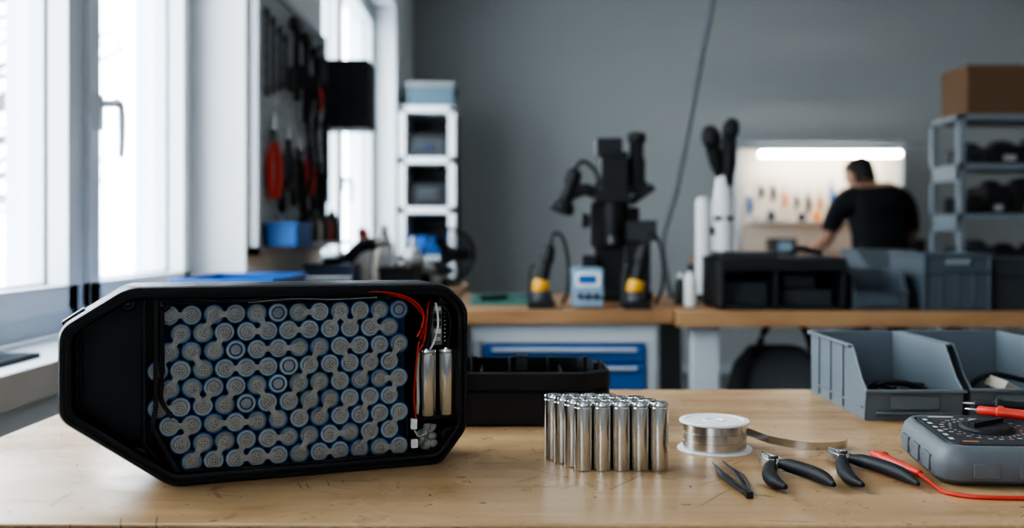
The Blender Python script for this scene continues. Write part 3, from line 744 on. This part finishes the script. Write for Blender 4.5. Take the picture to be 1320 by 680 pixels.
d=empty('dispensing_stand',(0,0,TZ))
b=B(); b.box(.60,.80,3.33,3.50,0,.02,DARK); b.lathe((.652,3.40,.02),(0,0,1),[(.024,0),(.024,.31),(.020,.325),(.010,.33)],WPL,20)
b.lathe((.722,3.42,.02),(0,0,1),[(.02,0),(.02,.13),(.036,.14),(.036,.30),(.028,.34),(.022,.40),(.012,.42)],WPL,20)
b.box(.67,.71,3.40,3.42,.22,.25,BLACKM); b.box(.69,.755,3.385,3.455,.27,.285,BLACKM)
b.tube([(.72,3.42,.41),(.70,3.41,.47),(.685,3.40,.52)],[.016,.024,.026],BLACKM,12); b.ball((.680,3.40,.55),(.034,.034,.046),BLACKM,16,10,Matrix.Rotation(-.25,3,'Y'))
b.tube([(.735,3.42,.39),(.742,3.42,.47),(.745,3.42,.55)],[.022,.030,.026],BLACKM,12); b.ball((.750,3.42,.58),(.030,.030,.044),BLACKM,16,10,Matrix.Rotation(.25,3,'Y'))
b.done('body',d,ang=45)
b=B(); b.tube([(.80,3.30,H),(.74,3.3,2.4),(.665,3.30,1.90),(.630,3.3,1.72),(.575,3.3,1.42),(.54,3.3,1.25),(.500,3.3,1.10),(.515,3.3,.97),(.53,3.30,.910)],.009,CABLE,10)
b.done('hanging_power_cable')
bottle('flux_bottle',.555,3.1,.02,.13,WPL,BLACKM); bottle('flux_bottle',.535,3.17,.018,.10,DARK,WPL)
b=B(); x0,x1,y0,y1=.615,.985,2.93,3.22
for z in (TZ,TZ+.142): b.box(x0,x1,y0,y1,z,z+.012,BLACKM)
b.box(x0,x0+.012,y0,y1,TZ,TZ+.15,BLACKM); b.box(x1-.012,x1,y0,y1,TZ,TZ+.15,BLACKM); b.box(x0,x1,y1-.01,y1,TZ,TZ+.15,BLACKM); b.box(x0+.16,x0+.17,y0,y1,TZ,TZ+.15,BLACKM)
b.box(x0+.02,x0+.15,y0+.05,y1-.02,TZ+.012,TZ+.08,DARK); b.box(x0+.19,x1-.03,y0+.04,y1-.02,TZ+.012,TZ+.06,DARK); b.box(x0+.21,x1-.06,y0+.1,y1-.02,TZ+.06,TZ+.10,DSTEEL)
b.box(x0,x1,y0-.004,y0,TZ+.115,TZ+.15,BLACKM)
b.done('equipment_rack',bev=.002)
b=B(); b.box(.63,.80,2.98,3.15,TZ+.154,TZ+.170,DARK); b.tube([(.84,3.0,TZ+.165),(.88,3.05,TZ+.18),(.95,3.05,TZ+.165)],.009,BLACKM); b.done('hand_tools_on_rack',bev=.003)
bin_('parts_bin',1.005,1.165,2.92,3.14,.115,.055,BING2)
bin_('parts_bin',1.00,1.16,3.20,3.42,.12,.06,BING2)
def euro(name,x0,x1,y0,y1,h,m,z=TZ):
    b=B(); tray(b,x0,x1,y0,y1,z,h,m,.005)
    for k in range(1,4):
        xx=x0+(x1-x0)*k/4; b.box(xx-.003,xx+.003,y0-.005,y0,z+.01,z+h-.05,m)
    b.box(x0-.004,x1+.004,y0-.008,y0,z+h*.66,z+h*.70,m); b.box((x0+x1)/2-.035,(x0+x1)/2+.035,y0-.012,y0-.006,z+h-.035,z+h-.015,M('bin_label',(.18,.21,.23),.6))
    for xx in (x0-.004,x1-.004): b.box(xx,xx+.008,y0-.008,y0,z,z+h,m)
    return b.done(name,bev=.002)
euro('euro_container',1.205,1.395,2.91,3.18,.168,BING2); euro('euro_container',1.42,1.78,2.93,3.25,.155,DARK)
b=B()
b.prism([(3.25,TZ),(3.60,TZ),(3.60,TZ+.17),(3.45,TZ+.17),(3.25,TZ+.08)],1.19,1.40,BING2,'x'); b.done('tilt_bin',bev=.004)

# ------------------------------------------------------------------ lit workstation with man
e=empty('lit_workstation')
b=B(); b.box(1.3,3.4,6.66,7.30,.92,.96,W_FAR); b.done('top',e)
b=B()
for x in (1.35,2.3,3.3):
    for y in (6.72,7.2): b.box(x,x+.05,y,y+.05,0,.92,LGREY)
b.box(1.62,1.66,7.22,7.26,.96,1.80,LGREY); b.box(2.80,2.84,7.22,7.26,.96,1.80,LGREY); b.box(1.58,2.98,7.20,7.24,1.755,1.785,GAL)
b.box(1.62,1.64,6.98,7.24,1.73,1.76,GAL); b.box(2.80,2.82,6.98,7.24,1.73,1.76,GAL)
b.done('frame',e)
b=B(); b.box(1.66,2.80,7.235,7.255,.98,1.74,LITB); b.done('back_panel',e)
b=B(); b.box(1.74,2.76,6.99,7.10,1.705,1.75,LGREY); b.box(1.76,2.74,7.0,7.09,1.665,1.706,LAMPE); b.box(1.64,1.76,7.02,7.05,1.72,1.735,GAL); b.box(2.74,2.82,7.02,7.05,1.72,1.735,GAL); b.done('lamp',e)
b=B()
for i in range(12):
    x=1.72+i*.085; z=1.50-random.uniform(0,.12); m=[BLUEB,DARK,BLACKM,ORANGE,DARK,BLACKM,ORANGE,BLUEB,BLACKM,REDP,DARK,BLACKM][i]
    s_=random.uniform(.7,1.2)
    b.tube([(x,7.225,z),(x+.01,7.225,z-.06*s_),(x,7.225,z-.12*s_)],[.012,.018,.009],m,8); b.cyl((x,7.225,z),(x,7.225,z+.06),.005,STEEL,6)
b.box(1.70,2.7,7.12,7.235,1.20,1.212,LGREY)
for i in range(9):
    x=1.76+i*.11; b.lathe((x,7.18,1.212),(0,0,1),[(.03,0),(.03,.04+.015*(i%3)),(.012,.06+.02*(i%3))],[CREAM,DARK,CREAM,BLACKM,ORANGE,WPL,DARK,CREAM,DARK][i],12)
b.done('tools',e)
b=B(); b.box(1.80,1.96,6.85,7.05,.96,1.09,DARK); b.box(1.83,1.93,6.845,6.85,1.0,1.07,SKY); b.done('power_supply',e,bev=.003)
b=B(); b.lathe((1.50,6.95,.96),(0,0,1),[(.05,0),(.05,.11),(.045,.12)],WPL,16); b.done('plastic_jar',e)
b=B(); b.box(2.55,2.85,6.86,7.1,.96,1.08,BLACKM); b.box(2.58,2.82,6.85,6.86,.98,1.06,DARK); b.done('oscilloscope',e,bev=.004)

def skin(name,V,E,R,parent,matf,mats,sub=2):
    me=bpy.data.meshes.new(name); me.from_pydata([tuple(v) for v in V],E,[]); o=bpy.data.objects.new(name+'_src',me); S.collection.objects.link(o)
    o.modifiers.new('skin','SKIN'); 
    sv=me.skin_vertices[0].data
    for i,r in enumerate(R): sv[i].radius=(r,r) if not hasattr(r,'__len__') else r
    sv[0].use_root=True
    m2=o.modifiers.new('sub','SUBSURF'); m2.levels=sub; m2.render_levels=sub
    bpy.context.view_layer.update()
    ev=o.evaluated_get(bpy.context.evaluated_depsgraph_get()); nm=bpy.data.meshes.new_from_object(ev)
    bpy.data.objects.remove(o); nm.materials.clear()
    for m in mats: nm.materials.append(m)
    for p in nm.polygons: p.material_index=matf(p.center); p.use_smooth=True
    q=bpy.data.objects.new(name,nm); S.collection.objects.link(q); q.parent=parent; return q
man=empty('man_at_workstation',(.02,0,0))
V=[(2.31,6.30,.95),(2.31,6.30,1.08),(2.305,6.33,1.22),(2.295,6.39,1.33),(2.285,6.43,1.405),(2.265,6.465,1.455),
   (2.18,6.385,1.345),(2.105,6.40,1.325),(2.045,6.43,1.19),(2.02,6.46,1.08),(2.00,6.59,1.035),(1.985,6.70,1.005),
   (2.41,6.36,1.345),(2.49,6.375,1.325),(2.545,6.42,1.19),(2.56,6.47,1.085),(2.48,6.61,1.04),(2.38,6.72,1.005),
   (2.21,6.30,.88),(2.19,6.34,.50),(2.19,6.30,.10),(2.18,6.40,.05),(2.17,6.50,.04),
   (2.41,6.30,.88),(2.43,6.34,.50),(2.43,6.28,.10),(2.44,6.38,.05),(2.45,6.48,.04)]
E=[(0,1),(1,2),(2,3),(3,4),(4,5),(3,6),(6,7),(7,8),(8,9),(9,10),(10,11),(3,12),(12,13),(13,14),(14,15),(15,16),(16,17),(0,18),(18,19),(19,20),(20,21),(21,22),(0,23),(23,24),(24,25),(25,26),(26,27)]
R=[(.18,.125),(.18,.125),(.20,.135),(.18,.13),(.085,.085),(.062,.062),
   (.105,.105),(.095,.095),(.066,.066),(.048,.048),(.039,.039),(.028,.024),
   (.105,.105),(.095,.095),(.066,.066),(.048,.048),(.039,.039),(.028,.024),
   (.105,.105),(.07,.07),(.05,.05),(.045,.04),(.035,.03),(.105,.105),(.07,.07),(.05,.05),(.045,.04),(.035,.03)]
def mf(c):
    if c.z<.09: return 3
    if c.z<.93: return 2
    if c.z>1.420: return 1
    if (c.x<2.10 or c.x>2.50) and c.z<1.14: return 1
    if c.y>6.53 and c.z<1.14: return 1
    return 0
skin('body',V,E,R,man,mf,[SHIRT,SKIN,JEANS,BLACKM])
def hand(w,d,side):
    w=Vector(w); d=Vector(d).normalized(); a=d.cross(Vector((0,0,1))).normalized()*side
    V=[w,w+d*.04,w+d*.075]; R=[(.024,.018),(.034,.016),(.034,.013)]; E=[(0,1),(1,2)]
    skin('palm',V,E,R,man,lambda c:0,[SKIN],2)
    for i,l in enumerate((.070,.080,.074,.058)):
        p=w+d*.075+a*(.027-.018*i); q=p+d*l*.45+Vector((0,0,.004)); r=q+d*l*.3+Vector((0,0,-.010)); t=r+d*l*.2+Vector((0,0,-.010))
        skin('finger_%d'%(i+1),[p-d*.02,p,q,r,t],[(0,1),(1,2),(2,3),(3,4)],[.009,.009,.0085,.008,.0065],man,lambda c:0,[SKIN],1)
    p=w+d*.02+a*.026; skin('thumb',[p,p+d*.025+a*.022,p+d*.055+a*.030+Vector((0,0,-.008)),p+d*.075+a*.024+Vector((0,0,-.010))],[(0,1),(1,2),(2,3)],[.012,.011,.0095,.007],man,lambda c:0,[SKIN],1)
hand((1.985,6.70,1.004),(.15,1,-.08),1); hand((2.38,6.72,1.004),(-.5,1,-.08),-1)
hm=Matrix.Translation((2.245,6.485,1.495))@Matrix.Rotation(math.radians(32),4,'Z')@Matrix.Rotation(math.radians(-24),4,'X')
b=B(); b.X=hm
rings=[]
for z,rx,ry,oy in [(-.118,.020,.022,.052),(-.108,.038,.040,.042),(-.085,.052,.062,.028),(-.055,.062,.078,.012),(-.02,.070,.090,.002),(.02,.076,.098,-.002),(.055,.076,.098,-.004),(.085,.066,.086,-.006),(.105,.045,.060,-.006),(.115,.015,.02,-.006)]:
    rings.append([(rx*math.cos(t),oy+ry*math.sin(t),z) for t in [2*math.pi*k/24 for k in range(24)]])
b.loft(rings,SKIN)
b.loft([[( -.008,.088,.02),(.008,.088,.02),(.004,.08,.02),(-.004,.08,.02)],[(-.016,.092,-.03),(.016,.092,-.03),(.010,.075,-.03),(-.010,.075,-.03)],[(-.006,.112,-.027),(.006,.112,-.027),(.004,.10,-.03),(-.004,.10,-.03)]],SKIN)
for s in (-1,1):
    b.ball((s*.030,.084,.004),(.013,.010,.009),WPL,12,8); b.ball((s*.030,.092,.004),(.005,.004,.005),BLACKM,10,6)
    b.box(s*.030-.016,s*.030+.016,.086,.095,.019,.025,HAIR)
    b.ball((s*.078,-.004,-.006),(.010,.020,.032),SKIN,12,8,Matrix.Rotation(s*.2,3,'Z'))
b.ball((0,.084,-.062),(.024,.008,.007),M('lips',(.35,.14,.12),.5),12,8)
b.done('head',man,ang=80)
b=B(); b.X=hm
rings=[]
for z,rx,ry,oy in [(-.080,.052,.060,-.030),(-.045,.066,.074,-.026),(-.01,.077,.084,-.022),(.02,.082,.091,-.016),(.05,.084,.099,-.009),(.085,.075,.097,-.006),(.110,.054,.073,-.006),(.126,.018,.024,-.006)]:
    rings.append([(rx*math.cos(t),oy+ry*math.sin(t)*(1 if math.sin(t)<0 or z>.06 else .55),z) for t in [2*math.pi*k/24 for k in range(24)]])
b.loft(rings,HAIR); b.done('hair',man,ang=80)

# ------------------------------------------------------------------ right steel shelving
ssu=empty('steel_shelving_unit')
b=B(); x0,x1,y0,y1=2.40,3.9,5.35,5.72
for x in (x0,x1-.035):
    for y in (y0,y1-.035): b.box(x,x+.035,y,y+.035,0,1.764,GAL)
for z in (.1,.5,.86,1.20,1.47,1.735): b.box(x0,x1,y0,y1,z,z+.03,GAL)
for z in (.5,1.2,1.47): b.box(x0,x0+.006,y0,y1,z-.06,z,GAL)
b.done('frame',ssu,bev=.002)
for z in (.89,1.23,1.50):
    b=B(); x=2.46
    while x<3.7:
        w=random.uniform(.09,.2); h=random.uniform(.09,.17); m=random.choice([BLACKM,DARK,BLACKM,BLACKM,BLACKM])
        b.box(x,x+w,5.40,5.66,z,z+h,m)
        b.ball((x+w/2,5.50,z+h+.005),(w*.4,.08,.03),random.choice([BLACKM,DARK]),12,8); b.box(x+w*.3,x+w*.7,5.395,5.40,z+.02,z+.05,random.choice([DARK,MARK,BLACKM])); x+=w+random.uniform(.01,.04)
    b.done('shelf_equipment',ssu,bev=.006)
b=B(); b.box(2.46,2.86,5.38,5.70,1.766,2.03,CARD); b.box(2.46,2.86,5.385,5.535,2.03,2.036,CARD); b.box(2.46,2.86,5.545,5.695,2.03,2.036,CARD); b.box(2.45,2.87,5.50,5.56,2.034,2.038,M('packing_tape',(.24,.15,.09),.3)); b.done('cardboard_box',bev=.003)
b=B(); b.box(2.90,3.3,5.40,5.68,1.766,1.93,BLACKM); b.box(2.93,3.27,5.39,5.40,1.80,1.88,DARK); b.done('equipment_case',bev=.008)

# ------------------------------------------------------------------ unseen fill lamps, added on the ceiling to brighten the room
for i,(x,y) in enumerate([(1.0,-1.6),(3.2,-1.6),(1.2,1.6),(3.4,1.6),(3.4,5.2)]):
    b=B(); b.box(x-.6,x+.6,y-.16,y+.16,H-.07,H,WHITE); b.box(x-.57,x+.57,y-.13,y+.13,H-.075,H-.068,FILLC); b.done('added_fill_lamp')

# ------------------------------------------------------------------ world, camera
w=bpy.data.worlds.new('overcast_sky'); S.world=w; w.use_nodes=True; nt=w.node_tree; bg=nt.nodes['Background']
tc=nt.nodes.new('ShaderNodeTexCoord'); no=nt.nodes.new('ShaderNodeTexNoise'); no.inputs['Scale'].default_value=2
rp=nt.nodes.new('ShaderNodeValToRGB'); rp.color_ramp.elements[0].color=(.82,.92,1,1); rp.color_ramp.elements[1].color=(.92,.97,1,1)
nt.links.new(tc.outputs['Generated'],no.inputs['Vector']); nt.links.new(no.outputs['Fac'],rp.inputs['Fac']); nt.links.new(rp.outputs['Color'],bg.inputs['Color'])
bg.inputs['Strength'].default_value=8.0
cd=bpy.data.cameras.new('camera'); cam=bpy.data.objects.new('camera',cd); S.collection.objects.link(cam); S.camera=cam
cam.location=(0,0,TZ+.2275); cam.rotation_euler=(math.pi/2,0,0)
cd.sensor_width=36; cd.lens=35; cd.shift_y=-40/1320
cd.dof.use_dof=True; cd.dof.focus_distance=.93; cd.dof.aperture_fstop=4.0; cd.clip_start=.02
S.view_settings.view_transform='AgX'
try: S.view_settings.look='AgX - High Contrast'
except Exception: pass
S.view_settings.exposure=0.12
